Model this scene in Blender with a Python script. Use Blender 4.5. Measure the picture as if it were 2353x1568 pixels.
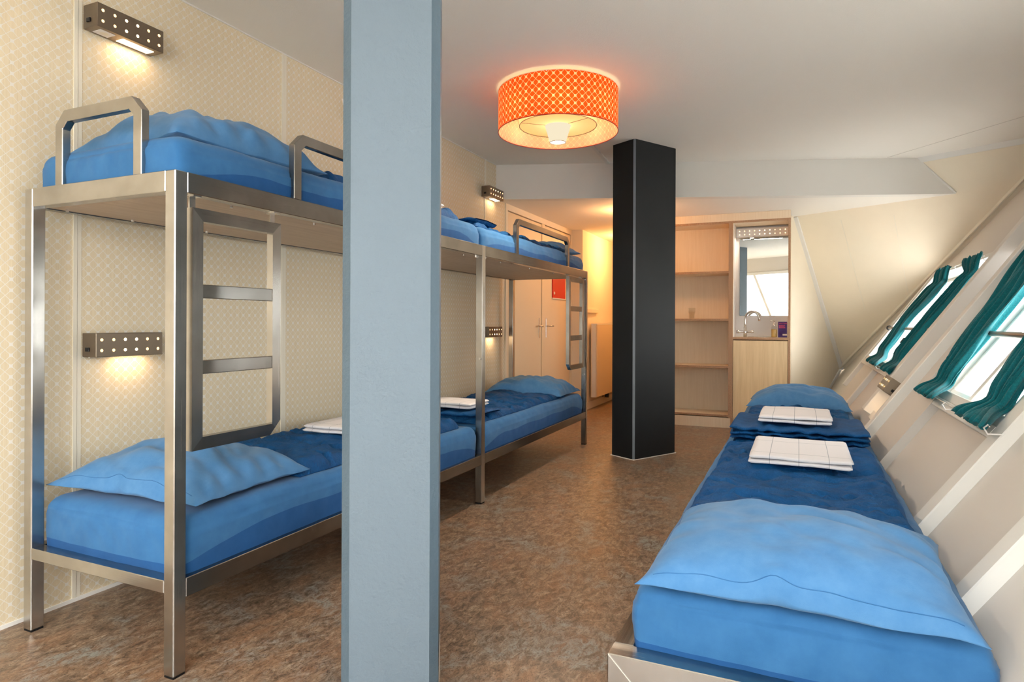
import bpy, bmesh, math, random
from mathutils import Vector, Matrix, noise
random.seed(7)
sc = bpy.context.scene
col = sc.collection
for o in list(bpy.data.objects):
    bpy.data.objects.remove(o)

# ------------------------------------------------------------------ camera
TH, ROLL, FPX = 0.4212, 0.0038, 1466.0
cd = bpy.data.cameras.new('camera')
cam = bpy.data.objects.new('camera', cd)
col.objects.link(cam)
cd.sensor_width = 36.0
cd.lens = 36.0 * FPX / 2353.0
cd.shift_y = (741.2 - 784.0) / 2353.0
cd.clip_start = 0.02
Fv = Vector((-math.sin(TH), math.cos(TH), 0)); Rv = Vector((math.cos(TH), math.sin(TH), 0)); Uv = Vector((0, 0, 1))
R2 = Rv * math.cos(ROLL) + Uv * math.sin(ROLL); U2 = Uv * math.cos(ROLL) - Rv * math.sin(ROLL)
m = Matrix((R2, U2, -Fv)).transposed().to_4x4()
m.translation = Vector((2.583, -1.358, 1.1))
cam.matrix_world = m
sc.camera = cam

# ------------------------------------------------------------------ world, exposure
w = bpy.data.worlds.new('overcast_sky'); sc.world = w; w.use_nodes = True
bg = w.node_tree.nodes['Background']
bg.inputs[0].default_value = (1.0, 0.99, 0.97, 1); bg.inputs[1].default_value = 15.0
sc.view_settings.view_transform = 'Standard'; sc.view_settings.look = 'None'
sc.view_settings.exposure = 0.0; sc.view_settings.gamma = 1.0
sc.view_settings.use_curve_mapping = False
try:
    sc.cycles.max_bounces = 7; sc.cycles.diffuse_bounces = 4; sc.cycles.glossy_bounces = 3; sc.cycles.transmission_bounces = 5; sc.cycles.transparent_max_bounces = 6; sc.cycles.sample_clamp_indirect = 6.0
    sc.cycles.use_adaptive_sampling = True; sc.cycles.adaptive_threshold = .08
    sc.cycles.caustics_reflective = False; sc.cycles.caustics_refractive = False
except Exception:
    pass

# ------------------------------------------------------------------ materials
def lin(r, g, b):
    f = lambda c: (c/255/12.92) if c/255 <= .04045 else ((c/255+.055)/1.055)**2.4
    return (f(r), f(g), f(b), 1)

class NT:
    def __init__(s, name):
        s.m = bpy.data.materials.new(name); s.m.use_nodes = True
        s.t = s.m.node_tree; s.b = s.t.nodes['Principled BSDF']; s.out = s.t.nodes['Material Output']
    def n(s, typ, **kw):
        x = s.t.nodes.new(typ)
        for k, v in kw.items(): setattr(x, k, v)
        return x
    def l(s, a, b): s.t.links.new(a, b)
    def set(s, **kw):
        for k, v in kw.items(): s.b.inputs[k.replace('_', ' ')].default_value = v
        return s
    def math(s, op, a, b=None, c=None):
        x = s.n('ShaderNodeMath', operation=op)
        for i, v in enumerate((a, b, c)):
            if v is None: continue
            if isinstance(v, (int, float)): x.inputs[i].default_value = v
            else: s.l(v, x.inputs[i])
        return x.outputs[0]
    def coord(s, scale=(1, 1, 1), which='Object'):
        tc = s.n('ShaderNodeTexCoord'); mp = s.n('ShaderNodeMapping'); mp.inputs['Scale'].default_value = scale
        s.l(tc.outputs[which], mp.inputs[0]); return mp.outputs[0]
    def noise(s, vec, scale, detail=4, rough=.55, dist=0):
        x = s.n('ShaderNodeTexNoise'); x.inputs['Scale'].default_value = scale; x.inputs['Detail'].default_value = detail
        x.inputs['Roughness'].default_value = rough; x.inputs['Distortion'].default_value = dist
        s.l(vec, x.inputs['Vector']); return x.outputs[0]
    def ramp(s, fac, stops):
        x = s.n('ShaderNodeValToRGB'); e = x.color_ramp.elements
        while len(e) < len(stops): e.new(.5)
        for i, (p, c) in enumerate(stops): e[i].position = p; e[i].color = c
        s.l(fac, x.inputs[0]); return x.outputs[0]
    def mix(s, fac, a, b):
        x = s.n('ShaderNodeMix', data_type='RGBA')
        for i, v in ((0, fac), (6, a), (7, b)):
            if isinstance(v, (int, float, tuple)): x.inputs[i].default_value = v
            else: s.l(v, x.inputs[i])
        return x.outputs[2]
    def bump(s, h, strength=.2, dist=.01):
        x = s.n('ShaderNodeBump'); x.inputs['Strength'].default_value = strength; x.inputs['Distance'].default_value = dist
        s.l(h, x.inputs['Height']); s.l(x.outputs[0], s.b.inputs['Normal'])

def paint(name, c, rough=.6, bs=0, bscale=120, bd=.002, var=0.0):
    M = NT(name).set(Base_Color=c, Roughness=rough, Specular_IOR_Level=.3)
    v = M.coord()
    if var:
        n = M.noise(v, 2.5, 3)
        M.l(M.ramp(n, [(.3, tuple(x*(1-var) for x in c[:3])+(1,)), (.7, c)]), M.b.inputs['Base Color'])
    if bs: M.bump(M.noise(v, bscale, 3), bs, bd)
    return M.m

def lattice(M, u, v, w_, r_):
    """white lattice mask from two coordinates in grid units (stars on the integer grid)"""
    s = M.math('ADD', u, v); t = M.math('SUBTRACT', u, v)
    rs = M.math('ROUND', s); rt = M.math('ROUND', t)
    ds = M.math('ABSOLUTE', M.math('SUBTRACT', s, rs)); dt = M.math('ABSOLUTE', M.math('SUBTRACT', t, rt))
    line = M.math('LESS_THAN', M.math('MINIMUM', ds, dt), w_)
    par = M.math('ABSOLUTE', M.math('SUBTRACT', rs, rt))
    even = M.math('LESS_THAN', M.math('FRACT', M.math('MULTIPLY_ADD', par, .5, .01)), .25)
    a = M.math('SUBTRACT', r_, ds); b = M.math('SUBTRACT', r_, dt)
    q = M.math('ADD', M.math('MULTIPLY', a, a), M.math('MULTIPLY', b, b))
    corner = M.math('MULTIPLY', M.math('MULTIPLY', M.math('GREATER_THAN', a, 0), M.math('GREATER_THAN', b, 0)),
                    M.math('GREATER_THAN', q, (r_-w_)**2))
    return M.math('MAXIMUM', line, M.math('MULTIPLY', corner, even))

def wallpaper():
    M = NT('lattice_wallpaper').set(Roughness=.55)
    g = M.n('ShaderNodeNewGeometry'); sp = M.n('ShaderNodeSeparateXYZ'); M.l(g.outputs['Position'], sp.inputs[0])
    u = M.math('DIVIDE', sp.outputs[1], .039); v = M.math('DIVIDE', sp.outputs[2], .039)
    mask = lattice(M, u, v, .034, .43)
    mp = M.n('ShaderNodeMapping'); mp.inputs['Scale'].default_value = (1, 130, 3); M.l(g.outputs['Position'], mp.inputs[0])
    gr = M.noise(mp.outputs[0], 2.2, 4, .6)
    base = M.ramp(gr, [(.3, lin(212, 194, 162)), (.7, lin(226, 211, 183))])
    c = M.mix(mask, base, lin(229, 223, 214))
    M.l(c, M.b.inputs['Base Color'])
    return M.m

def floor_mat():
    M = NT('marbled_linoleum').set(Roughness=.32)
    v = M.coord((1, 1, 1))
    vs = M.coord((1.0, .55, 1))
    n1 = M.noise(vs, 7, 5, .72, .8); n2 = M.noise(vs, 34, 6, .8, .7); n3 = M.noise(v, 3.6, 5, .65, .6); n4 = M.noise(vs, 170, 3, .75, .6)
    c = M.ramp(n2, [(.28, lin(66, 53, 44)), (.42, lin(104, 84, 68)), (.50, lin(128, 104, 84)), (.60, lin(152, 129, 107)), (.74, lin(182, 166, 148))])
    o = M.ramp(n1, [(.48, (0, 0, 0, 1)), (.66, (1, 1, 1, 1))])
    c = M.mix(M.math('MULTIPLY', o, .36), c, lin(164, 116, 82))
    t = M.math('MULTIPLY', M.ramp(n3, [(.50, (0, 0, 0, 1)), (.64, (1, 1, 1, 1))]), M.ramp(n2, [(.42, (0, 0, 0, 1)), (.56, (1, 1, 1, 1))]))
    c = M.mix(M.math('MULTIPLY', t, .6), c, lin(132, 146, 146))
    c = M.mix(M.math('MULTIPLY', M.ramp(n4, [(.36, (1, 1, 1, 1)), (.48, (0, 0, 0, 1))]), .6), c, lin(58, 44, 36))
    M.l(c, M.b.inputs['Base Color'])
    M.l(M.math('MULTIPLY_ADD', n2, .22, .26), M.b.inputs['Roughness'])
    M.bump(n4, .08, .002)
    return M.m

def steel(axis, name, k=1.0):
    sc_ = {'x': (2, 260, 260), 'y': (260, 2, 260), 'z': (260, 260, 2)}[axis]
    M = NT(name).set(Metallic=1.0, Roughness=.3, Anisotropic=.5)
    v = M.coord(sc_)
    n = M.noise(v, 1.0, 4, .6)
    M.l(M.math('MULTIPLY_ADD', n, .16, .16), M.b.inputs['Roughness'])
    big = M.noise(M.coord((1, 1, 1)), 5, 4, .6)
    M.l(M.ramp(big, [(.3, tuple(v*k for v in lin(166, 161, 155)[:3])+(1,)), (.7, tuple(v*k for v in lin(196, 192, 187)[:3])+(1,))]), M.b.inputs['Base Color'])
    M.bump(n, .05, .001)
    return M.m

def fabric(name, c, c2, scale=900, bs=.25, sheen=.3, big=14):
    M = NT(name).set(Roughness=.9, Sheen_Weight=sheen, Specular_IOR_Level=.2)
    v = M.coord()
    n = M.noise(v, big, 4, .6); f = M.noise(v, scale, 2, .6)
    M.l(M.ramp(n, [(.3, c), (.7, c2)]), M.b.inputs['Base Color'])
    M.bump(f, bs, .0012)
    return M.m

def duvet_mat():
    M = NT('dark_blue_duvet').set(Roughness=.7, Specular_IOR_Level=.25)
    v = M.coord(); n = M.noise(v, 14, 3, .6)
    M.l(M.ramp(n, [(.3, lin(2, 62, 112)), (.7, lin(5, 78, 134))]), M.b.inputs['Base Color'])
    a = M.noise(M.coord((1, 2.2, 1)), 16, 4, .6, 1.2); b = M.noise(M.coord((2.4, 1, 1)), 30, 3, .6, .8)
    M.bump(M.math('ADD', M.math('ABSOLUTE', M.math('SUBTRACT', a, .5)), M.math('MULTIPLY', b, .35)), .55, .03)
    return M.m

def wood(name, c1, c2, sca=(60, 60, 3)):
    M = NT(name).set(Roughness=.5)
    n = M.noise(M.coord(sca), 1, 5, .6, .4)
    M.l(M.ramp(n, [(.3, c1), (.7, c2)]), M.b.inputs['Base Color'])
    return M.m

def ply_edge():
    M = NT('plywood_edge').set(Roughness=.6)
    n = M.noise(M.coord((220, 220, 220)), 1, 3)
    M.l(M.ramp(n, [(.35, lin(128, 92, 66)), (.65, lin(196, 158, 124))]), M.b.inputs['Base Color'])
    return M.m

def emit(name, c, s):
    M = NT(name); e = M.n('ShaderNodeEmission'); e.inputs[0].default_value = c; e.inputs[1].default_value = s
    M.l(e.outputs[0], M.out.inputs[0]); return M.m

def glass_pane(name, tint=(1, 1, 1, 1)):
    M = NT(name); t = M.n('ShaderNodeBsdfTransparent'); t.inputs[0].default_value = tint
    g = M.n('ShaderNodeBsdfGlossy'); g.inputs['Roughness'].default_value = .02
    fr = M.n('ShaderNodeLayerWeight'); fc_ = M.math('MULTIPLY_ADD', M.math('POWER', fr.outputs['Facing'], 5.0), .6, .02)
    mx = M.n('ShaderNodeMixShader'); M.l(fc_, mx.inputs[0]); M.l(t.outputs[0], mx.inputs[1]); M.l(g.outputs[0], mx.inputs[2])
    M.l(mx.outputs[0], M.out.inputs[0]); return M.m

def towel_mat():
    M = NT('white_checked_cotton').set(Roughness=.85)
    sp = M.n('ShaderNodeSeparateXYZ'); M.l(M.coord(), sp.inputs[0])
    ln = M.math('LESS_THAN', M.math('ABSOLUTE', M.math('SUBTRACT', M.math('FRACT', M.math('MULTIPLY_ADD', sp.outputs[0], 1/.105, .5)), .5)), .011)
    l2 = M.math('LESS_THAN', M.math('ABSOLUTE', M.math('SUBTRACT', M.math('FRACT', M.math('MULTIPLY_ADD', sp.outputs[1], 1/.27, .12)), .5)), .006)
    M.l(M.mix(M.math('MAXIMUM', ln, l2), lin(232, 229, 233), lin(158, 162, 172)), M.b.inputs['Base Color'])
    M.bump(M.noise(M.coord(), 700, 2), .15, .001)
    return M.m

def shade_mat():
    M = NT('orange_lattice_shade')
    tc = M.n('ShaderNodeUVMap'); sp = M.n('ShaderNodeSeparateXYZ'); M.l(tc.outputs[0], sp.inputs[0])
    mask = lattice(M, sp.outputs[0], sp.outputs[1], .036, .48)
    c = M.mix(mask, lin(226, 84, 28), lin(250, 222, 180))
    ct = M.mix(mask, lin(255, 100, 30), lin(255, 226, 175))
    gm = M.n('ShaderNodeNewGeometry'); c = M.mix(gm.outputs['Backfacing'], c, lin(252, 232, 196))   # cream lining inside
    d = M.n('ShaderNodeBsdfDiffuse'); t = M.n('ShaderNodeBsdfTranslucent'); M.l(c, d.inputs[0]); M.l(ct, t.inputs[0])
    mx = M.n('ShaderNodeMixShader'); mx.inputs[0].default_value = .5
    M.l(d.outputs[0], mx.inputs[1]); M.l(t.outputs[0], mx.inputs[2]); M.l(mx.outputs[0], M.out.inputs[0])
    return M.m

def translucent(name, c, f=.6):
    M = NT(name); d = M.n('ShaderNodeBsdfDiffuse'); t = M.n('ShaderNodeBsdfTranslucent')
    d.inputs[0].default_value = c; t.inputs[0].default_value = c
    mx = M.n('ShaderNodeMixShader'); mx.inputs[0].default_value = f
    M.l(d.outputs[0], mx.inputs[1]); M.l(t.outputs[0], mx.inputs[2]); M.l(mx.outputs[0], M.out.inputs[0]); return M.m

MT = dict(
    paper=wallpaper(), floor=floor_mat(),
    ceiling=paint('ceiling_paint', lin(242, 237, 230), .8, .35, 160, .003),
    white=paint('white_paint', lin(232, 229, 224), .55, .06, 60, .002),
    cream=paint('cream_paint', lin(237, 225, 205), .85, .05, 60, .002, .05),
    panelgrey=paint('off_white_panel', lin(214, 207, 200), .45, .05, 40, .002),
    strip=paint('cream_batten', lin(232, 224, 208), .5),
    bluepaint=paint('blue_grey_paint', lin(100, 113, 124), .55, .55, 85, .004),
    bluedark=paint('blue_grey_edge_paint', lin(80, 96, 108), .5, .5, 85, .004),
    blackpaint=paint('anthracite_paint', lin(24, 28, 32), .6, .06, 300, .001),
    greyedge=paint('slate_edge_paint', lin(104, 112, 122), .5),
    sx=steel('x', 'brushed_steel_x'), sy_shaded=steel('y', 'brushed_steel_y_shaded', .62), sz=steel('z', 'brushed_steel_z'),  # lengthwise rails and rungs: same steel, dark reflections painted into its base colour
    black=paint('black_plastic', lin(22, 22, 24), .4),
    ply=wood('plywood_base', lin(190, 166, 142), lin(206, 184, 160), (40, 3, 40)),
    birch=wood('birch_laminate', lin(232, 212, 184), lin(240, 222, 197)),
    maple=wood('maple_door', lin(216, 188, 144), lin(232, 206, 164), (34, 34, 2.2)),
    edge=ply_edge(),
    sheet=fabric('blue_terry_sheet', lin(46, 97, 146), lin(55, 107, 156), 700, .3, .1),
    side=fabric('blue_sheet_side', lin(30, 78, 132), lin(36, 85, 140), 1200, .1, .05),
    pillow=fabric('blue_pillow_fleece', lin(66, 115, 163), lin(79, 126, 172), 500, .3, .12, 22),
    duvet=duvet_mat(),
    curtain=fabric('teal_curtain_weave', lin(3, 78, 86), lin(9, 104, 112), 330, 1.0, .15, 170),
    towel=towel_mat(), shade=shade_mat(),
    diffuser=translucent('cream_diffuser', lin(255, 238, 200), .6),
    lampmetal=NT('bronze_lamp_metal').set(Base_Color=lin(122, 108, 92), Metallic=.75, Roughness=.42).m,
    lamplight=emit('lamp_diffuser_light', (1, .78, .45, 1), 9.0),
    hole=emit('lamp_hole_light', (1, .66, .32, 1), 2.6),
    holehot=emit('lamp_hole_light_bright', (1, .78, .48, 1), 5.5),
    chrome=NT('chrome').set(Base_Color=lin(215, 210, 205), Metallic=1.0, Roughness=.22).m,
    tube=NT('grey_tube').set(Base_Color=lin(150, 144, 136), Metallic=.9, Roughness=.4).m,
    mirror=NT('mirror_glass').set(Base_Color=(.9, .93, .92, 1), Metallic=1.0, Roughness=.01).m,
    glass=glass_pane('window_glass', (.96, .98, .98, 1)),
    tumbler=glass_pane('clear_glass', (.94, .95, .95, 1)),
    soap=NT('amber_soap').set(Base_Color=lin(222, 182, 104), Roughness=.1, Transmission_Weight=.3, IOR=1.4).m,
    card=paint('purple_card', lin(62, 30, 110), .5), pink=paint('pink_print', lin(240, 92, 130), .5),
    tagwhite=paint('white_print', lin(235, 230, 228), .5),
    red=paint('red_board', lin(190, 28, 16), .5),
    closet=paint('closet_paint', lin(226, 206, 176), .5, .03, 60, .002),
    facade=paint('white_facade', lin(236, 238, 238), .7), facadeglass=paint('facade_window', lin(150, 160, 168), .3),
    conelight=emit('lamp_cone_light', (1, .87, .62, 1), .95), conehot=emit('lamp_cone_mouth', (1, .95, .85, 1), 6.0),
    street=paint('street_paving', lin(222, 220, 216), .9),
    caulk=paint('white_caulk', lin(236, 232, 226), .7),
)

# ------------------------------------------------------------------ mesh helpers
def tag(o, label=None, cat=None, group=None, kind=None):
    if label: o['label'] = label
    if cat: o['category'] = cat
    if group: o['group'] = group
    if kind: o['kind'] = kind
    return o

def thing(name, loc, label, cat, group=None, kind=None):
    o = bpy.data.objects.new(name, None); o.empty_display_size = .1
    col.objects.link(o); o.location = loc
    o['_l'] = (loc[0], loc[1], loc[2])
    return tag(o, label, cat, group, kind)

def origin(p):
    if p is None: return Vector((0, 0, 0))
    while p.parent is not None: p = p.parent
    return p.location.copy()

def obj(name, bm, mat, parent=None, smooth=False, mats=None):
    """link a bmesh given in world coordinates as one mesh object"""
    o0 = origin(parent)
    if parent is not None and o0.length > 0:
        bmesh.ops.translate(bm, verts=bm.verts, vec=-o0)
    me = bpy.data.meshes.new(name)
    bm.normal_update(); bm.to_mesh(me); bm.free()
    for x in (mats or [mat]): me.materials.append(MT[x] if isinstance(x, str) else x)
    if smooth:
        for p in me.polygons: p.use_smooth = True
    o = bpy.data.objects.new(name, me); col.objects.link(o)
    if parent is not None: o.parent = parent
    return o

def hexa(bm, P):
    """P: 8 points, 0-3 one face ring, 4-7 the opposite ring"""
    v = [bm.verts.new(p) for p in P]
    fs = [(0, 1, 2, 3), (7, 6, 5, 4), (0, 4, 5, 1), (1, 5, 6, 2), (2, 6, 7, 3), (3, 7, 4, 0)]
    r = [bm.faces.new([v[i] for i in f]) for f in fs]
    bmesh.ops.recalc_face_normals(bm, faces=r)
    return r

def box(bm, x0, x1, y0, y1, z0, z1):
    return hexa(bm, [(x0, y0, z0), (x1, y0, z0), (x1, y1, z0), (x0, y1, z0), (x0, y0, z1), (x1, y0, z1), (x1, y1, z1), (x0, y1, z1)])

def bev(bm, w=.003, seg=1):
    bmesh.ops.bevel(bm, geom=list(bm.edges), offset=w, segments=seg, affect='EDGES', profile=.5)

def bx(name, d, mat, parent=None, b=.0, seg=1):
    bm = bmesh.new(); box(bm, *d)
    if b: bev(bm, b, seg)
    return obj(name, bm, mat, parent)

class Frame:
    """local frame with origin O and axes A, B, C"""
    def __init__(s, O, A, B, C): s.O, s.A, s.B, s.C = Vector(O), Vector(A), Vector(B), Vector(C)
    def p(s, a, b, c): return s.O + s.A*a + s.B*b + s.C*c
    def box(s, bm, a0, a1, b0, b1, c0, c1):
        q = s.p
        return hexa(bm, [q(a0, b0, c0), q(a1, b0, c0), q(a1, b1, c0), q(a0, b1, c0), q(a0, b0, c1), q(a1, b0, c1), q(a1, b1, c1), q(a0, b1, c1)])
    def bx(s, name, d, mat, parent=None, b=0):
        bm = bmesh.new(); s.box(bm, *d)
        if b: bev(bm, b)
        return obj(name, bm, mat, parent)

def poly(bm, pts):
    return bm.faces.new([bm.verts.new(p) for p in pts])

def slab(name, pts, out, mat, parent=None):
    """a flat polygon given thickness along the vector out"""
    bm = bmesh.new(); n = len(pts); out = Vector(out)
    a = [bm.verts.new(p) for p in pts]; b = [bm.verts.new(Vector(p)+out) for p in pts]
    bm.faces.new(a); bm.faces.new(b[::-1])
    for i in range(n): bm.faces.new((a[i], b[i], b[(i+1) % n], a[(i+1) % n]))
    bmesh.ops.recalc_face_normals(bm, faces=bm.faces)
    return obj(name, bm, mat, parent)

def sweep(bm, pts, nrm, a, b, closed=False):
    """square tube along a planar polyline: half width a in plane, half thickness b along nrm, mitred"""
    pts = [Vector(p) for p in pts]; nrm = Vector(nrm).normalized(); n = len(pts); rings = []
    for i, p in enumerate(pts):
        d0 = (p - pts[i-1]).normalized() if (i or closed) else None
        d1 = (pts[(i+1) % n] - p).normalized() if (i < n-1 or closed) else None
        if d0 is None: d0 = d1
        if d1 is None: d1 = d0
        t = (d0 + d1).normalized(); s = nrm.cross(t); k = a / max(.2, s.dot(nrm.cross(d1)))
        rings.append([bm.verts.new(p + s*k*i1 + nrm*b*i2) for i1, i2 in ((-1, -1), (1, -1), (1, 1), (-1, 1))])
    fs = []
    for i in range(n if closed else n-1):
        r, q = rings[i], rings[(i+1) % n]
        for j in range(4): fs.append(bm.faces.new((r[j], r[(j+1) % 4], q[(j+1) % 4], q[j])))
    if not closed: fs += [bm.faces.new(rings[0][::-1]), bm.faces.new(rings[-1])]
    bmesh.ops.recalc_face_normals(bm, faces=fs)

def tube(bm, pts, r, seg=10, caps=True):
    pts = [Vector(p) for p in pts]; rings = []; n = len(pts)
    rr = r if isinstance(r, (list, tuple)) else [r]*n
    up = Vector((0, 0, 1)); t0 = (pts[1]-pts[0]).normalized()
    if abs(t0.dot(up)) > .95: up = Vector((1, 0, 0))
    s = t0.cross(up).normalized()
    for i, p in enumerate(pts):
        t = ((pts[min(i+1, n-1)]-pts[max(i-1, 0)])).normalized()
        s = (s - t*s.dot(t)).normalized(); u = t.cross(s)
        rings.append([bm.verts.new(p + (s*math.cos(2*math.pi*k/seg) + u*math.sin(2*math.pi*k/seg))*rr[i]) for k in range(seg)])
    for i in range(n-1):
        for k in range(seg): bm.faces.new((rings[i][k], rings[i][(k+1) % seg], rings[i+1][(k+1) % seg], rings[i+1][k]))
    if caps: bm.faces.new(rings[0][::-1]); bm.faces.new(rings[-1])
    bmesh.ops.recalc_face_normals(bm, faces=bm.faces)

def lathe(bm, prof, c, seg=24):
    rings = []
    for r, z in prof:
        if r < 1e-5: rings.append([bm.verts.new((c[0], c[1], c[2]+z))])
        else: rings.append([bm.verts.new((c[0]+r*math.cos(2*math.pi*k/seg), c[1]+r*math.sin(2*math.pi*k/seg), c[2]+z)) for k in range(seg)])
    for a, b in zip(rings, rings[1:]):
        for k in range(seg):
            k2 = (k+1) % seg
            if len(a) == 1 and len(b) == 1: continue
            if len(a) == 1: bm.faces.new((a[0], b[k2], b[k]))
            elif len(b) == 1: bm.faces.new((a[k], a[k2], b[0]))
            else: bm.faces.new((a[k], a[k2], b[k2], b[k]))
    bmesh.ops.recalc_face_normals(bm, faces=bm.faces)

def nz(x, y, z=0, s=1.0): return noise.noise(Vector((x*s, y*s, z*s)))
def smooth(t): t = max(0., min(1., t)); return t*t*(3-2*t)

def sgrid(nu, nv, fn):
    bm = bmesh.new(); V = [[bm.verts.new(fn(i/nu, j/nv)) for j in range(nv+1)] for i in range(nu+1)]
    for i in range(nu):
        for j in range(nv): bm.faces.new((V[i][j], V[i+1][j], V[i+1][j+1], V[i][j+1]))
    return bm

# ================================================================== SETTING
HC, HS = 2.5735, 2.25                 # ceiling, lowered soffit behind the beam
CA, SA = 1/math.sqrt(3), math.sqrt(2/3)      # slope of the tilted cube faces
XR = 2.65                             # foot of the outward-leaning window wall
beam_y = lambda x: 4.03 + .35*x
def Fy(x, z): return (6.67 - .577*z - .408*x)/.707       # inward-leaning far facet
def Ry(z): return XR + z*CA/SA

def struct(o): o['kind'] = 'structure'; return o

struct(slab('floor', [(-.05, -5.4, 0), (2.79, -5.4, 0), (2.79, 7.0, 0), (3.4, 7.0, 0), (3.4, 9.3, 0), (-.05, 9.3, 0)], (0, 0, -.1), 'floor'))
xb = 3.556
struct(slab('ceiling', [(0, 4.2-Fy(0, HC), HC), (Ry(HC)+.16, 4.2-Fy(Ry(HC)+.16, HC), HC), (Ry(HC)+.16, Fy(Ry(HC)+.16, HC), HC), (xb, Fy(xb, HC), HC), (0, beam_y(0), HC)], (0, 0, .1), 'ceiling'))
# deep white beam that steps down to the soffit
bd = Vector((-.35, 1, 0)).normalized()*.10
struct(slab('trim_1', [(-.02, beam_y(-.02), HS), (3.86, beam_y(3.86), HS), (xb+.0, beam_y(xb), HC), (-.02, beam_y(-.02), HC)], bd, 'white'))
struct(slab('ceiling', [(-.02, beam_y(-.02)+.1055, HS), (3.855, beam_y(3.855)+.1055, HS), (3.855, 9.3, HS), (-.02, 9.3, HS)], (0, 0, .06), 'ceiling')).name = 'ceiling_soffit'
# cable duct on the ceiling between lamp and beam
struct(slab('trim_2', [(1.075, 2.75, HC), (1.10, 2.75, HC), (1.0, 4.37, HC), (.972, 4.36, HC)], (0, 0, -.014), 'white'))

struct(slab('trim_4', [(4.44, 3.75, HC), (4.436, 3.745, HC), (3.30, 5.150, HC), (3.305, 5.154, HC)], (0, 0, -.002), 'panelgrey'))

# ---- left wall: papered panels between cream battens
wl = thing('wall_left', (0, 0, 0), 'beige wall papered with a white lattice, behind the bunk beds', None, kind='structure')
seams = [(.213, .245), (1.311, 1.346), (2.545, 2.58), (3.785, 3.82)]
ys = [-5.3] + [v for s_ in seams for v in s_] + [4.235]
for i in range(0, len(ys), 2):
    bx('wall_panel', (-.06, 0, ys[i], ys[i+1], 0, HC), 'paper', wl)
for a, b in seams:
    bx('batten', (-.06, .004, a, a+(b-a)*.45, 0, HC), 'strip', wl)
    bx('batten', (-.06, .002, a+(b-a)*.52, b, 0, HC), 'strip', wl)
struct(bx('baseboard_left', (0, .006, -5.3, 4.235, 0, .014), 'white'))
struct(bx('trim_3', (0, .006, -3.1, 4.03, HC-.006, HC), 'white'))

# ---- closet front at the far end of the left wall
cl = thing('wall_closet', (0, 4.24, 0), 'cream closet front beyond the bunk bed', None, kind='structure')
bx('frame_head', (-.06, .012, 4.235, 6.2, 2.19, HS), 'cream', cl)
bx('frame_post', (-.06, .012, 4.235, 4.275, 0, 2.19), 'cream', cl)
bx('frame_post', (-.06, .006, 5.20, 5.285, 0, 2.19), 'closet', cl)
bx('frame_post', (-.06, .012, 6.165, 6.2, 0, 2.19), 'cream', cl)
bx('back_panel', (-.08, -.05, 4.235, 6.2, 0, HS), 'black', cl)
def door(n, y0, y1, hy, lev):
    d = struct(bx('door_%d' % n, (-.04, 0, y0, y1, .02, 2.182), 'closet', None, .002))
    bm = bmesh.new(); box(bm, 0, .006, hy-.012, hy+.012, .93, 1.15); bev(bm, .002)
    h = obj('handle_plate', bm, 'chrome', d)
    bm = bmesh.new(); tube(bm, [(.004, hy, 1.06), (.045, hy, 1.06), (.052, hy+lev*.012, 1.06), (.052, hy+lev*.10, 1.06)], .008, 8)
    obj('lever', bm, 'chrome', h, True)
    for z in (.35, 1.92):
        bm = bmesh.new(); tube(bm, [(.006, y0 if lev > 0 else y1, z-.04), (.006, y0 if lev > 0 else y1, z+.04)], .007, 8); obj('hinge', bm, 'chrome', d)
    return d
door(1, 4.281, 5.196, 5.13, -1)
door(2, 5.289, 6.160, 5.345, 1)
rb = thing('notice_board', (.001, 5.74, 1.375), 'red board hanging on the right closet door', 'sign')
bx('board', (.001, .012, 5.525, 5.955, 1.385, 1.80), 'red', rb, .002)
bx('ledge', (.001, .016, 5.52, 5.96, 1.375, 1.385), 'tagwhite', rb)
bm = bmesh.new(); tube(bm, [(.012, 5.57, 1.44), (.017, 5.57, 1.44)], .018, 14); obj('seal', bm, 'strip', rb)

# ---- projecting wall past the closet, with panels
wc = thing('wall_corridor', (0, 6.2, 0), 'cream corridor wall past the closet', None, kind='structure')
bx('wall_panel', (-.06, .15, 6.2, 6.80, 0, HS), 'cream', wc)
bx('wall_panel', (-.06, .147, 6.803, 9.3, 0, HS), 'cream', wc)
bx('ledge', (.15, .18, 6.24, 6.80, 1.225, 1.275), 'cream', wc, .003)
bx('baseboard', (.15, .162, 6.2, 9.3, 0, .09), 'white', wc)
struct(slab('wall_end', [(-.06, 9.2, 0), (3, 9.2, 0), (3, 9.2, HS), (-.06, 9.2, HS)], (0, .1, 0), 'cream'))
struct(bx('wall_passage', (.93, .995, 5.67, 9.2, 0, HS), 'cream'))

# radiator
ra = thing('radiator', (.25, 6.85, .15), 'flat cream panel radiator on the corridor wall', 'radiator')
bx('panel', (.245, .262, 6.47, 7.75, .15, 1.075), 'closet', ra, .004)
bx('back_panel', (.175, .19, 6.47, 7.75, .15, 1.075), 'closet', ra, .004)
bx('side_cover', (.19, .245, 6.468, 6.48, .15, 1.075), 'white', ra)
bx('top_grille', (.18, .262, 6.466, 7.75, 1.075, 1.088), 'white', ra)
bm = bmesh.new(); tube(bm, [(.22, 7.15, .15), (.22, 7.15, .085), (.155, 7.15, .085)], .012, 8); obj('pipe', bm, 'chrome', ra, True)
bm = bmesh.new(); tube(bm, [(.22, 7.08, .15), (.22, 7.08, .10), (.155, 7.08, .10)], .012, 8); obj('pipe', bm, 'chrome', ra, True)
bx('valve', (.195, .245, 7.06, 7.11, .09, .14), 'black', ra, .006)
bx('bracket', (.15, .18, 6.6, 6.64, .3, .95), 'white', ra)

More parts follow.
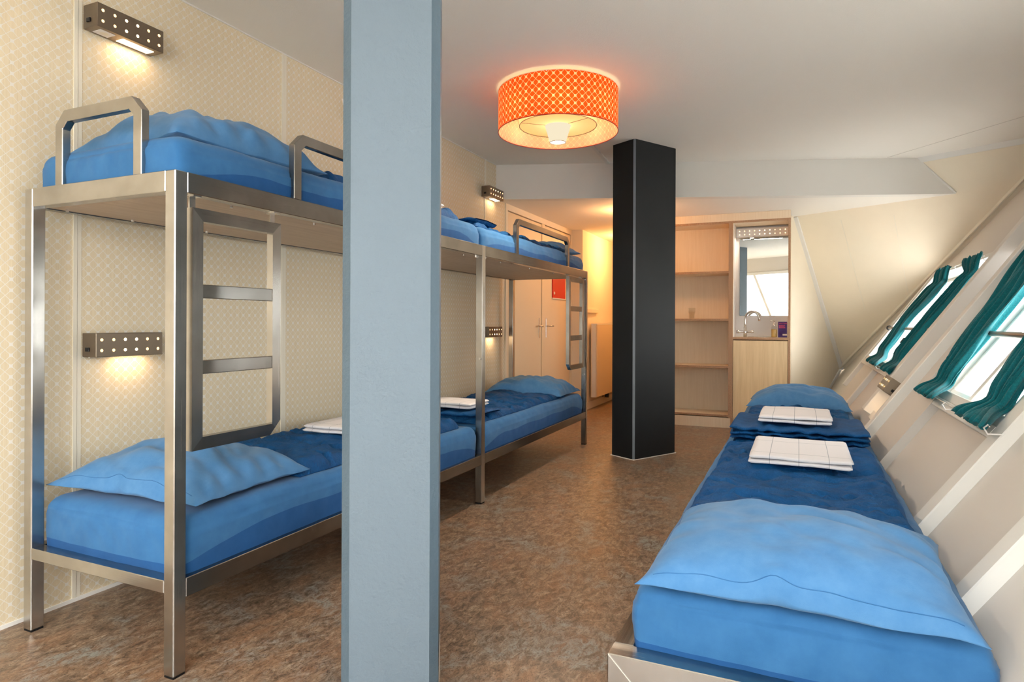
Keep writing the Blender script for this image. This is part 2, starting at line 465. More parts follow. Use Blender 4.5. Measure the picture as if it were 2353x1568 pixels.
# ---- F: inward-leaning far facet, and the low wall below its edge batten
T0 = Vector((2.54, 6.14, HS)); T1 = Vector((3.046, 7.215, .56))
E0 = Vector((Ry(HC), Fy(Ry(HC), HC), HC)); E1 = Vector((3.046, Fy(3.046, .56), .56))
bxs = Vector((3.855, beam_y(3.855), HS))
nF = Vector((.408, .707, .577)).normalized()
Fpt0 = lambda x, z: Vector((x, Fy(x, z), z))
wf = thing('wall_far', (3.2, 6.2, 0), 'cream facet leaning inward beside the wash niche', None, kind='structure')
fq = [Vector((xb, Fy(xb, HC), HC)), Fpt0(Ry(HC)+.14, HC), Fpt0(3.046+.14, .56), E1, T0]
fq.append(Vector((3.855, Fy(3.855, HS), HS)))
slab('wall_panel', fq, nF*.05, 'cream', wf)
def Fpt(x, z): return Vector((x, Fy(x, z), z))
def strip_on(name, a, b, n, w_, t_, mat, par):
    a, b, n = Vector(a), Vector(b), Vector(n).normalized(); d = (b-a).normalized(); s = d.cross(n).normalized()
    f = Frame(a, d, s, n); return f.bx(name, (0, (b-a).length, -w_/2, w_/2, 0, t_), mat, par, min(w_, t_)*.15)
strip_on('edge_batten', T0+Vector((.02, 0, 0)), T1+Vector((.02, 0, 0)), -nF, .05, .022, 'white', wf)
strip_on('seam', Fpt(2.98, 2.16), Fpt(3.25, 1.25), -nF, .006, .002, 'strip', wf)
strip_on('seam', Fpt(3.42, 2.14), Fpt(3.62, 1.35), -nF, .005, .002, 'strip', wf)
strip_on('head_batten', Fpt(xb, HC-.01), Fpt(4.46, HC-.01), -nF, .06, .015, 'white', wf)
strip_on('corner_batten', E1, E0, (-.8, -.3, 0), .03, .02, 'strip', wf)
strip_on('beam_batten', Fpt(3.57, 2.55), Fpt(3.85, 2.26), -nF, .018, .012, 'white', wf)
ww = thing('wall_niche', (2.8, 6.6, 0), 'cream upright wall under the slanting batten', None, kind='structure')
slab('wall_panel', [Vector((2.50, 6.056, 0)), Vector((3.046, 7.215, 0)), T1, T0, Vector((2.50, 6.056, HS))], Vector((-.88, .47, 0))*.05, 'cream', ww)
strip_on('foot_batten', T1, (2.72, 6.62, .06), (.88, -.47, 0), .03, .02, 'white', ww)
slab('wall_panel', [Vector((3.046, 7.215, 0)), Vector((3.3, 7.9, 0)), Vector((3.3, 7.9, .6)), T1], Vector((-.05, .02, 0)), 'cream', ww)

# ---- R: outward-leaning window wall
RF = Frame((XR, 0, 0), (0, 1, 0), (CA, 0, SA), (-SA, 0, CA))      # a = along y, b = up the slope, c = inward
wr = thing('wall_right', (XR, 2, 0), 'white panelled wall leaning outward with windows', None, kind='structure')
SB, ST = .93, 1.96
STOP = HC/SA
D = .04                                                        # depth of the panels behind the ribs
wins = [(-1.55, .42), (1.25, 2.62), (3.62, 5.86)]
RF.bx('wall_panel', (-4.0, .52, 0, SB, -.10, -D), 'panelgrey', wr)
RF.bx('wall_panel', (.52, 1.14, 0, SB, -.10, -D), 'panelgrey', wr)
RF.bx('wall_panel', (1.14, 2.22, 0, SB, -.10, -D), 'panelgrey', wr)
RF.bx('wall_panel', (2.22, 2.80, 0, SB, -.10, 0), 'panelgrey', wr)
RF.bx('wall_panel', (2.80, 3.50, 0, ST, -.20, -.13), 'panelgrey', wr)
RF.bx('wall_panel', (3.50, 7.6, 0, SB-.05, -.10, -D), 'panelgrey', wr)
RF.bx('wall_panel', (-4.0, 7.6, ST, STOP+.1, -.10, -D), 'panelgrey', wr)
for a, b in ((-4.0, -1.55), (.42, 1.25), (2.62, 2.80), (5.86, 7.6)):
    RF.bx('wall_panel', (a, b, SB, ST, -.10, 0 if a == 2.62 else -D), 'panelgrey', wr)
RF.bx('wall_panel', (3.62, 5.86, SB-.05, SB, -.10, 0), 'panelgrey', wr)
RF.bx('wall_panel', (5.86, 7.6, SB-.05, SB, -.10, -D), 'panelgrey', wr)
RF.bx('wall_panel', (3.50, 3.62, SB-.05, SB, -.10, -D), 'panelgrey', wr)
for a, b, s0, s1, h in ((2.885, 2.899, 0, ST, -.01), (.52, .60, 0, STOP, 0), (1.14, 1.24, 0, STOP, 0), (2.80, 2.90, 0, STOP, .05), (3.50, 3.62, .62, STOP, .03), (-1.75, -1.65, 0, STOP, 0), (-.6, -.52, 0, SB, 0), (5.87, 5.93, .6, ST, 0), (4.72, 4.78, 0, SB-.05, .0)):
    RF.bx('rib', (a, b, s0, s1, -.16, h), 'white', wr, .004)
RF.bx('rail', (1.24, 2.22, SB-.045, SB, -.08, .0), 'white', wr, .003)
RF.bx('rail', (.60, 1.14, 1.0, 1.006, -.06, -D+.003), 'strip', wr)
RF.bx('rail', (2.90, 3.5, .60, .66, -.14, -.02), 'white', wr, .003)

def window(n, y0, y1, mull, sash):
    W = thing('window_%d' % n, tuple(RF.p((y0+y1)/2, SB, -.06)), 'bright window in the leaning wall', None, kind='structure')
    e = .045
    RF.bx('frame', (y0, y1, SB, SB+e, -.16, -.01), 'white', W, .003)
    RF.bx('frame', (y0, y1, ST-e, ST, -.16, -.01), 'white', W, .003)
    RF.bx('frame', (y0, y0+e, SB+e, ST-e, -.16, -.01), 'white', W, .003)
    RF.bx('frame', (y1-e, y1, SB+e, ST-e, -.16, -.01), 'white', W, .003)
    for q in mull: RF.bx('mullion', (q, q+.05, SB+e, ST-e, -.16, -.05), 'white', W, .003)
    edges = [y0+e] + [v for q in mull for v in (q, q+.05)] + [y1-e]
    for i in range(0, len(edges), 2):
        RF.bx('pane', (edges[i], edges[i+1], SB+e, ST-e, -.14, -.134), 'glass', W)
        a, b = edges[i], edges[i+1]; t = .035
        if sash:
            for d in ((a, b, SB+e, SB+e+t, -.155, -.10), (a, b, ST-e-t, ST-e, -.155, -.10), (a, a+t, SB+e+t, ST-e-t, -.155, -.10), (b-t, b, SB+e+t, ST-e-t, -.155, -.10)):
                RF.bx('sash', d, 'white', W, .003)
    return W
window(1, 1.25, 2.62, [1.93], True)
window(2, 3.62, 5.86, [4.70], True)
window(3, -1.55, .42, [-.6], True)

# window catch
wk = thing('window_catch', tuple(RF.p(4.62, 1.12, -.05)), 'small dark window catch beside the middle curtain', 'window catch')
bm = bmesh.new(); RF.box(bm, 4.60, 4.64, 1.17, 1.22, -.05, -.01); bev(bm, .004); obj('knob', bm, 'black', wk)
bm = bmesh.new(); tube(bm, [RF.p(4.62, 1.05, -.04), RF.p(4.62, 1.18, -.03)], .009, 8); obj('arm', bm, 'chrome', wk)

# ---- F': back facet with the big roof window (seen in the mirror), and the block across the street
BF = Frame((0, 4.2-Fy(0, 0), 0), (math.cos(math.radians(30)), .5, 0), (-.5*CA, math.cos(math.radians(30))*CA, SA), (-.408, .707, -.577))
wb = thing('wall_back', (1.3, -4.3, 0), 'pale sloping wall with a large window, behind the viewer', None, kind='structure')
U0, U1, S0, S1 = 1.05, 4.5, .7, 2.8
for d in ((-.2, 6.6, 0, S0), (-.2, 6.6, S1, 3.2), (-.2, U0, S0, S1), (U1, 6.6, S0, S1)):
    BF.bx('wall_panel', d+(-.10, 0), 'panelgrey', wb)
for u in (.9, U0-.04, U1+.02): BF.bx('rib', (u, u+.07, 0, 3.15, 0, .06), 'white', wb)
W4 = thing('window_4', tuple(BF.p(2.8, S0, 0)), 'large sloping window reflected in the mirror', None, kind='structure')
e = .07
for d in ((U0, U1, S0, S0+e), (U0, U1, S1-e, S1), (U0, U0+e, S0+e, S1-e), (U1-e, U1, S0+e, S1-e), (2.80, 2.86, S0+e, S1-e)):
    BF.bx('frame', d+(-.1, .02), 'white', W4)
for a, b in ((U0+e, 2.80), (2.86, U1-e)): BF.bx('pane', (a, b, S0+e, S1-e, -.05, -.045), 'glass', W4)

bl = thing('apartment_block', (2, -34, -12), 'white apartment block seen through the window in the mirror', 'building')
bx('wall', (-12, 18, -36, -34, -14, 15), 'facade', bl)
for r in range(7):
    for c in range(9):
        x = -10 + c*3.1; z = -8 + r*3.1
        if z < -5: continue
        f = bx('window', (x, x+1.2, -34.0, -33.95, z, z+1.3), 'facade', bl)
        bx('pane', (x+.08, x+1.12, -33.95, -33.93, z+.08, z+1.22), 'facadeglass', f)

# ---- daylight portals in the window openings
def portal(fr, a0, a1, b0, b1, c):
    L = bpy.data.lights.new('daylight_portal', 'AREA'); L.shape = 'RECTANGLE'; L.size = a1-a0; L.size_y = b1-b0
    L.cycles.is_portal = True
    o = bpy.data.objects.new('daylight_portal', L); col.objects.link(o)
    mm = Matrix((fr.A, fr.C.cross(fr.A)*-1, -fr.C)).transposed()
    if mm.determinant() < 0: mm = Matrix((-fr.A, fr.C.cross(fr.A)*-1, -fr.C)).transposed()
    mm = mm.to_4x4(); mm.translation = fr.p((a0+a1)/2, (b0+b1)/2, c); o.matrix_world = mm
for a, b in wins: portal(RF, a, b, SB, ST, -.17)
portal(BF, U0, U1, S0, S1, -.12)

# ================================================================== COLUMNS
def column(name, c, ang, label, m1, m2, lx, ly, ch, caulk):
    t = thing(name, (c[0], c[1], 0), label, 'column')
    ca, sa = math.cos(ang), math.sin(ang)
    def P(x, y, z): return (c[0]+x*ca-y*sa, c[1]+x*sa+y*ca, z)
    o8 = [(-lx+ch, -ly), (lx-ch, -ly), (lx, -ly+ch), (lx, ly-ch), (lx-ch, ly), (-lx+ch, ly), (-lx, ly-ch), (-lx, -ly+ch)]
    bm = bmesh.new(); lo = [bm.verts.new(P(x, y, .006)) for x, y in o8]; hi = [bm.verts.new(P(x, y, HC)) for x, y in o8]
    bm.faces.new(hi); bm.faces.new(lo[::-1])
    for i in (0, 2, 4, 6): bm.faces.new((lo[i], lo[i+1], hi[i+1], hi[i]))
    sh = obj('shaft', bm, m1, t)
    for i in (1, 3, 5, 7):
        bm = bmesh.new(); a, b = o8[i], o8[(i+1) % 8]
        bm.faces.new([bm.verts.new(p) for p in (P(*a, .006), P(*b, .006), P(*b, HC), P(*a, HC))]); obj('chamfer', bm, m2, t)
    if caulk:
        bm = bmesh.new(); k = 1.012
        hexa(bm, [P(-lx*k, -ly*k, 0), P(lx*k, -ly*k, 0), P(lx*k, ly*k, 0), P(-lx*k, ly*k, 0), P(-lx*k, -ly*k, .006), P(lx*k, -ly*k, .006), P(lx*k, ly*k, .006), P(-lx*k, ly*k, .006)])
        obj('caulk_line', bm, 'caulk', t)
    return t
# axes at 60 degrees to each other as in the tilted-cube plan
d1 = Vector((math.cos(math.radians(-30)), math.sin(math.radians(-30)), 0)); d2 = Vector((.5, math.cos(math.radians(30)), 0))
cn = Vector((1.389, 3.692, 0)) - d1*.128 + d2*.255
column('column', (cn.x, cn.y), math.radians(-30), 'tall anthracite column with slate chamfered corner, behind the ceiling lamp', 'blackpaint', 'greyedge', .128, .255, .014, True)
lx = .131
fc = Vector((1.578, .082, 0)); n1 = Vector((math.cos(math.radians(120)), math.sin(math.radians(120)), 0))
cb = fc + n1*.25
column('column', (cb.x, cb.y), math.radians(30), 'light blue-grey column filling the foreground', 'bluepaint', 'bluedark', lx, .25, .024, True)

# ================================================================== STEEL BUNK BED
XB, XF, PS = .079, .844, .0445
Y0, YM, YF = 0.0, 2.084, 4.152
HB, RH = 1.566, .065
bk = thing('bunk_bed', (.46, 2.1, 0), 'long brushed-steel double bunk bed along the papered wall', 'bunk bed')
for y in (Y0, YM, YF):
    for x in (XB, XF-PS):
        bm = bmesh.new(); box(bm, x, x+PS, y, y+PS, .006, HB); bev(bm, .003)
        p = obj('post', bm, 'sz', bk)
        bx('foot_cap', (x+.002, x+PS-.002, y+.002, y+PS-.002, 0, .006), 'black', p)
def rail(name, d, mat): return bx(name, d, mat, bk, .002)
for ya, yb in ((Y0+PS, YM), (YM+PS, YF)):
    for x in (XB, XF-PS):
        rail('side_rail', (x, x+PS, ya, yb, HB-RH, HB), 'sy_shaded')
        rail('side_rail', (x, x+PS, ya, yb, .238, .298), 'sy_shaded')
    bx('base_board', (XB+PS, XF-PS, ya-.02, yb+.02, HB-RH+.004, HB-RH+.022), 'ply', bk)
    bx('base_board', (XB+PS, XF-PS, ya-.02, yb+.02, .262, .28), 'ply', bk)
for y in (Y0, YF):
    rail('end_rail', (XB+PS, XF-PS, y, y+PS, HB-RH, HB), 'sx')
    rail('end_rail', (XB+PS, XF-PS, y, y+PS, .258, .298), 'sx')
# mitre lines on the near end frame
for sx_, x in ((1, XB), (-1, XF)):
    pass
def bolt(p, d=(0, 0, -1), r=.008, par=None):
    bm = bmesh.new(); p = Vector(p); tube(bm, [p, p+Vector(d)*.008], r, 6); return obj('bolt', bm, 'chrome', par or bk)
for y in (.28, .70, 1.15, 1.6, 1.98, 2.2, 2.5, 3.0, 3.5): bolt((XF-PS-.03, y, HB-RH+.004), r=.006)
for y in (.1, .35, .7, 1.1): bolt((XB+PS+.03, y, HB-RH+.004), r=.006)
bolt((XF-PS/2-.02, 2.075, HB-RH)); bolt((XF-.02, 2.16, HB-RH)); bolt((XF-.012, YM, .88), (0, -1, 0), .007); bolt((XF-.02, YF, .63), (0, -1, 0), .012)
# guard loops
def loop(pts, nrm, mat):
    bm = bmesh.new(); sweep(bm, pts, nrm, .020, .014); bev(bm, .002); return obj('guard_rail', bm, mat, bk)
c_ = .035
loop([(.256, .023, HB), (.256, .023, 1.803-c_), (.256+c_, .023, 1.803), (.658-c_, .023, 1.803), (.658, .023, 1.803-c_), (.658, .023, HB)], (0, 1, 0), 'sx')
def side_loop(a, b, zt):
    loop([(.826, a, HB), (.826, a, zt-c_), (.826, a+c_, zt), (.826, b-c_, zt), (.826, b, zt-c_), (.826, b, HB)], (1, 0, 0), 'sy_shaded')
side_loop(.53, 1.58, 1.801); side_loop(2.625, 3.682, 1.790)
# ladders
def ladder(y0, y1, z0, z1, cut):
    """frame of mitred flat tube in the plane of the front rail; cut = which lower corner is chamfered"""
    x0, t_, w_, c = .812, .028, .04, .05
    fl = (lambda y: y) if cut > 0 else (lambda y: y0+y1-y)
    def prism(name, pts, mat, par):
        o_ = slab(name, [(x0, fl(y), z) for y, z in pts], (t_, 0, 0), mat, par); return o_
    m_ = (y1-c*.5, z0+c*.5)
    L = prism('ladder', [(y0, z0), (y0+w_, z0+w_), (y0+w_, z1-w_), (y0, z1)], 'sz', bk)
    prism('stile', [(y1, z0+c), (y1, z1), (y1-w_, z1-w_), (y1-w_, z0+w_), m_], 'sz', L)
    prism('rail', [(y0, z1), (y0+w_, z1-w_), (y1-w_, z1-w_), (y1, z1)], 'sy_shaded', L)
    prism('rail', [(y0, z0), (y0+w_, z0+w_), (y1-w_, z0+w_), m_, (y1-c, z0)], 'sy_shaded', L)
    for k in (1, 2):
        z = z0+w_/2 + (z1-z0-w_)*k/3
        bx('rung', (x0+.002, x0+t_-.002, y0+w_, y1-w_, z-.022, z+.022), 'sy_shaded', L, .002)
    for y in (y0+.012, y1-.024):
        bx('bracket', (x0-.006, x0-.001, y, y+.022, z1-.05, HB-RH), 'chrome', L)
        bx('bracket', (x0-.023, x0+.022, y-.004, y+.026, HB-RH-.004, HB-RH), 'chrome', L)
    return L
ladder(.066, .443, .688, 1.460, 1)
ladder(3.70, 4.10, .700, 1.488, -1)

# ================================================================== SINGLE BEDS
def single_bed(y0, y1, label):
    x0, x1 = 2.166, 2.935
    t = thing('single_bed', ((x0+x1)/2, (y0+y1)/2, 0), label, 'bed', 'steel single beds under the windows')
    s = .06; zt = .302
    x1f = 2.80                     # frame stays inside the foot of the leaning wall
    def quadprism(name, pts, ya, yb, mat):
        bm = bmesh.new(); hexa(bm, [(x, ya, z) for x, z in pts]+[(x, yb, z) for x, z in pts]); bev(bm, .002); return obj(name, bm, mat, t)
    for ya, yb in ((y0, y0+s), (y1-s, y1)):
        quadprism('end_rail', [(x0, zt), (x1f, zt), (x1f-.065, zt-.065), (x0+.065, zt-.065)], ya, yb, 'sx')
        quadprism('leg', [(x0, .004), (x0+.065, .004), (x0+.065, zt-.065), (x0, zt)], ya, yb, 'sz')
        quadprism('leg', [(x1f-.12, .004), (x1f-.185, .004), (x1f-.065, zt-.065), (x1f, zt)], ya, yb, 'sz')
    bx('side_rail', (x0, x0+.05, y0+s, y1-s, zt-.065, zt), 'sy_shaded', t, .002)
    bx('side_rail', (x1f-.05, x1f, y0+s, y1-s, zt-.065, zt), 'sy_shaded', t, .002)
    bx('base_board', (x0+.05, x1f-.05, y0+s, y1-s, zt-.06, zt-.04), 'ply', t)
    return t
single_bed(.144, 2.205, 'near steel single bed under the window, its mitred foot rail in the corner')
single_bed(2.225, 4.29, 'farther steel single bed under the windows, mostly hidden by bedding')

# ================================================================== BEDDING
def mattress(x0, x1, y0, y1, z0, z1, label, seed):
    t = thing('mattress', ((x0+x1)/2, (y0+y1)/2, z0), label, 'mattress', 'mattresses in blue fitted sheets')
    r = .045; H = z1-z0; NS, NK, NCn, NTp, NY = 5, 8, 6, 26, 90
    cx, hw = (x0+x1)/2, (x1-x0)/2
    def seam(dy): return z0 + (H-r)*(.70 - .42*max(0, 1-dy/.34)**1.6)
    def prof(dy, y):
        zs = seam(dy) + .004*math.sin(y*13+seed); L = []
        for i in range(NS+1): L.append((-hw, z0+(zs-z0)*i/NS))
        for i in range(1, NK+1): L.append((-hw, zs+(z1-r-zs)*i/NK))
        for i in range(1, NCn+1): a = math.pi/2*i/NCn; L.append((-hw+r-r*math.cos(a), z1-r+r*math.sin(a)))
        top = [(-hw+r+(2*hw-2*r)*i/NTp, z1) for i in range(1, NTp)]
        return L + top + [(-x, z) for x, z in L[::-1]]
    nl = NS+1+NK+NCn
    def wr(px, y, pz): return .004*nz(px*6+seed, y*6, pz*6) + .0025*nz(px*20, y*20+seed, pz*20)
    def crease(dy, q, pz): return max(0, 1-dy/.24)*.0065*(.35+.65*abs(nz(q*5, seed, 0)))*math.sin(q*78+5*nz(q*4, pz*7, seed))*smooth((pz-z0-.03)/.06)
    def pt(px, pz, y):
        dy = min(y-y0, y1-y); e = max(0, 1-dy/.055); rr = 1-math.sqrt(max(0, 1-e*e))
        x = px*(1-.06*rr); z = pz - .032*rr*max(0, (pz-(z1-r))/r)
        w_ = wr(px, y, pz)
        if pz > z1-r-.001: z += .006*nz(px*3, y*3, seed)+.004*math.sin(math.pi*(y-y0)/(y1-y0))
        else: x += math.copysign(.007*math.sin(math.pi*(pz-z0)/H), px) + math.copysign(crease(dy, y+pz*.7, pz), px)
        return (cx+x+w_, y, z+w_*.6)
    yy = [0, .004, .012, .024, .04] + [.04+(y1-y0-.08)*i/NY for i in range(1, NY)] + [y1-y0-q for q in (.04, .024, .012, .004, 0)]
    bm = bmesh.new(); rows = []; low = set()
    for d in yy:
        y = y0+d; rows.append([bm.verts.new(pt(px, pz, y)) for px, pz in prof(min(d, y1-y0-d), y)])
    n = len(rows[0])
    def quad(q, lo):
        f = bm.faces.new(q); f.material_index = 1 if lo else 0
    for i in range(len(yy)-1):
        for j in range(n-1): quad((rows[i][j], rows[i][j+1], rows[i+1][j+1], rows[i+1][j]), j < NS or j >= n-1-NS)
    for row, sg, ye in ((rows[0], -1, y0), (rows[-1], 1, y1)):     # end faces: strips between mirrored profile points
        M_ = NTp; grid = []
        for j in range(nl):
            a, b = row[j].co, row[n-1-j].co; line = [row[j]]
            for k in range(1, M_):
                f = k/M_; x = a.x+(b.x-a.x)*f; z = a.z+(b.z-a.z)*f
                bul = .012*math.sin(math.pi*min(1, j/(nl-1)))*min(1, 4*min(f, 1-f)) + crease(0, x+z*.6, z)*(1 if j > NS else .3) + wr(x, ye, z)
                fade = 1-smooth((j-NS-NK+1)/(NCn))
                tv = row[nl-1+k].co; a1, b1 = row[nl-1].co, row[n-nl].co
                z += (tv.z-(a1.z+(b1.z-a1.z)*f))*smooth(j/(nl-1))
                if j == nl-1: line.append(row[nl-1+k])
                else: line.append(bm.verts.new((x+(tv.x-x)*smooth(j/(nl-1)), ye+sg*bul*fade, z)))
            line.append(row[n-1-j]); grid.append(line)
        for j in range(nl-1):
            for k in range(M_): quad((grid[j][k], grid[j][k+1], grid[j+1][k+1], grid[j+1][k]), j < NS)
    bmesh.ops.recalc_face_normals(bm, faces=bm.faces)
    b2 = bm.copy()
    bmesh.ops.delete(bm, geom=[f for f in bm.faces if f.material_index == 1], context='FACES')
    bmesh.ops.delete(b2, geom=[f for f in b2.faces if f.material_index == 0], context='FACES')
    for f in b2.faces: f.material_index = 0
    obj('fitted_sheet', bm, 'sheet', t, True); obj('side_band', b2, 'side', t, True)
    return t

LZ, UZ = .475, 1.695
MB = (.118, .818)
mattress(*MB, .046, 2.07, .281, LZ, 'blue-sheeted mattress on the lower near bunk, beside the floor', 1)
mattress(*MB, 2.14, 4.145, .281, LZ-.01, 'blue-sheeted mattress on the lower far bunk, behind the middle post', 2)
mattress(*MB, .03, 2.10, HB-.042, UZ, 'blue-sheeted mattress on the upper near bunk, under the steel end loop', 3)
mattress(*MB, 2.115, 4.15, HB-.042, UZ-.005, 'blue-sheeted mattress on the upper far bunk, above the small ladder', 4)
mattress(2.212, 2.955, .205, 2.19, .272, .455, 'blue-sheeted mattress on the near single bed in the right corner', 5)
mattress(2.212, 2.955, 2.205, 4.27, .272, .45, 'blue-sheeted mattress on the far single bed below the windows', 6)

def pillow(cx, cy, z, hw, hd, T, label, seed, rot=0, flap=1, mat='pillow', lift=0.0, wrk=1.0):
    """pillow lying at height z: hw half width in x, hd half depth in y, T thickness; the seam end faces -y when flap=1"""
    t = thing('pillow', (cx, cy, z), label, 'pillow', 'blue pillows')
    N, Mv = 56, 48; ca, sa = math.cos(rot), math.sin(rot)
    def shape(u, v, top):
        a, b = 2*u-1, 2*v-1
        e = max(0, (1-abs(a)**2.6))*max(0, (1-abs(b)**2.6)); h = e**.55
        # edges bow inwards, corners stay out
        x = a*hw*(1-.07*(1-b*b)*abs(a)**3); y = b*hd*(1-.08*(1-a*a)*abs(b)**3)
        w1 = nz(a*1.6+seed, b*1.6, seed)*.10 + nz(a*4+seed, b*4, seed*2)*.05
        fold = .024*wrk*h**.5*(abs(nz(a*2.2+b*3.1+seed, b*1.1-a*1.4, 3.3))-.25)
        rim = max(abs(a), abs(b)); pk = .006*wrk*math.sin((a*9 if abs(b) > abs(a) else b*9)*2+seed)*smooth((rim-.62)/.3)*(1-smooth((rim-.93)/.07))
        if b < -.5: pk *= .25
        if top:
            zz = .024 + T*(h*(.86+w1)) + fold + pk + .012*(1-h)*(nz(a*3+seed, b*3, 9))
        else:
            zz = .022 - .012*smooth(h*2) + .010*(1-h)*(nz(a*3+seed, b*3, 9))
        zz += lift*(b+1)/2
        if flap:
            k = math.exp(-((a+.12)/.10)**2)*smooth((-b-.72)/.28); y += .035*k*hd; zz += .022*k if top else .0
        return (cx+x*ca-y*sa, cy+x*sa+y*ca, z+zz)
    bm = bmesh.new()
    A = [[bm.verts.new(shape(i/N, j/Mv, True)) for j in range(Mv+1)] for i in range(N+1)]
    B = [[bm.verts.new(shape(i/N, j/Mv, False)) for j in range(Mv+1)] for i in range(N+1)]
    for i in range(N):
        for j in range(Mv):
            bm.faces.new((A[i][j], A[i+1][j], A[i+1][j+1], A[i][j+1])); bm.faces.new((B[i][j], B[i][j+1], B[i+1][j+1], B[i+1][j]))
    for i in range(N):
        bm.faces.new((A[i][0], B[i][0], B[i+1][0], A[i+1][0])); bm.faces.new((A[i][Mv], A[i+1][Mv], B[i+1][Mv], B[i][Mv]))
    for j in range(Mv):
        bm.faces.new((A[0][j], A[0][j+1], B[0][j+1], B[0][j])); bm.faces.new((A[N][j], B[N][j], B[N][j+1], A[N][j+1]))
    bmesh.ops.recalc_face_normals(bm, faces=bm.faces)
    obj('cover', bm, mat, t, True)
    if flap:   # stitched hem line along the near edge
        pts = []
        for i in range(3, 54):
            p = Vector(shape(i/N, .03, True)); pts.append(p+Vector((0, 0, -.0006)))
        bm = bmesh.new(); tube(bm, pts, .0014, 5); obj('hem_seam', bm, 'sheet', t, True)
    return t

pillow(2.585, .432, .458, .345, .30, .135, 'light blue pillow nearest the viewer on the right-hand bed', 11, math.radians(-1.5), 1, 'pillow', .01)
pillow(2.585, 3.985, .457, .355, .25, .165, 'blue pillow at the far end of the single-bed row, below the wash niche', 12, 0, 0)
pillow(.445, .36, .482, .36, .28, .15, 'light blue pillow on the lower near bunk, under the ladder', 13, math.radians(3), 1, 'pillow', 0, 1.5)
pillow(.42, .46, UZ+.004, .33, .34, .195, 'rumpled blue pillow on the upper near bunk, behind the end loop', 14, math.radians(-4), 0, 'pillow', 0, 1.6)
pillow(.45, 3.86, .468, .355, .26, .155, 'blue pillow on the lower far bunk, against the closet doors', 15, 0, 0, 'pillow', 0, 1.3)
pillow(.46, 3.86, UZ, .34, .27, .10, 'blue pillow at the far end of the upper far bunk, beside its guard rail', 16, 0, 0)

def duvet(x0, x1, y0, y1, z, th, label, seed, fold=0, foldlen=.25, endround=1, quilt=.19):
    """quilted duvet spread flat; fold > 0 stacks extra folded layers over foldlen at the y0 (-) or y1 (+) end"""
    t = thing('duvet', ((x0+x1)/2, (y0+y1)/2, z), label, 'duvet', 'dark blue quilted duvets')
    NX, NY = 64, 96
    def hgt(u, v, top):
        a = 2*u-1; x = x0+(x1-x0)*u; y = y0+(y1-y0)*v
        ex = min(u, 1-u)*(x1-x0); ey = min(v, 1-v)*(y1-y0); r = .05
        f = lambda d: math.sqrt(max(0, 1-(1-min(1, d/r))**2))
        e = f(ex)*f(ey)
        q = abs(((y-y0)/quilt + .10*nz(x*5, seed, 0)) % 1 - .5)*2      # 1 on the stitched line
        ch = -.036*math.exp(-((1-q)/.12)**2)
        pk = .017*math.exp(-((1-q)/.34)**2)*math.sin(x*85+7*nz(x*6, y*9, seed)+seed)*(.5+.5*nz(x*4, y*4, seed+5))
        w_ = .030*nz(x*5+seed, y*6, 1) - .026*abs(nz(x*7+seed+y*5, y*13-x*4, 2)) + .006*nz(x*26, y*40, seed)
        zz = th*e*(1+.15*nz(x*3, y*3, seed)) + (ch+pk+w_)*e
        return x + .008*nz(y*5, seed, x), y + .010*nz(x*6, seed, 4), z + (max(.004, zz) if top else .001)
    bm = bmesh.new()
    A = [[bm.verts.new(hgt(i/NX, j/NY, True)) for j in range(NY+1)] for i in range(NX+1)]
    for i in range(NX):
        for j in range(NY): bm.faces.new((A[i][j], A[i+1][j], A[i+1][j+1], A[i][j+1]))
    rim = [A[i][0] for i in range(NX+1)] + [A[NX][j] for j in range(1, NY+1)] + [A[i][NY] for i in range(NX-1, -1, -1)] + [A[0][j] for j in range(NY-1, 0, -1)]
    low = [bm.verts.new((v.co.x, v.co.y, z+.001)) for v in rim]
    for i in range(len(rim)): bm.faces.new((rim[i], low[i], low[(i+1) % len(rim)], rim[(i+1) % len(rim)]))
    bm.faces.new(low[::-1])
    bmesh.ops.recalc_face_normals(bm, faces=bm.faces)
    obj('spread', bm, 'duvet', t, True)
    for k in range(abs(fold)):
        ya, yb = (y0-.012*k, y0+foldlen) if fold < 0 else (y1-foldlen, y1+.012*k)
        lay = .024
        def lf(u, v, k=k, ya=ya, yb=yb):
            # closed loop of v around a folded layer (rounded at both ends)
            ang = 2*math.pi*v; c, s = math.cos(ang), math.sin(ang)
            yc, L = (ya+yb)/2, (yb-ya)/2
            y = yc + L*math.copysign(abs(c)**.35, c); zc = z + th*.82 + lay*(k+.5)
            xx = x0-.006+(x1-x0+.012)*u
            edge = math.sqrt(max(0, 1-(1-min(1, min(u, 1-u)*(x1-x0)/.02))**2))
            zz = zc + (lay*.56*math.copysign(abs(s)**.6, s))*max(.25, edge) + .010*nz(xx*9+k*3, y*5, seed+k) + .004*math.sin(xx*60+k*2+5*nz(xx*5, k, seed))
            return (xx + .004*nz(y*20, k, seed), y + .012*nz(xx*7, k*2.3, seed) + .004*math.sin(xx*80+k), zz)
        bm = sgrid(56, 28, lf); bmesh.ops.remove_doubles(bm, verts=bm.verts, dist=1e-4)
        bmesh.ops.recalc_face_normals(bm, faces=bm.faces)
        obj('folded_layer', bm, 'duvet', t, True)
    return t

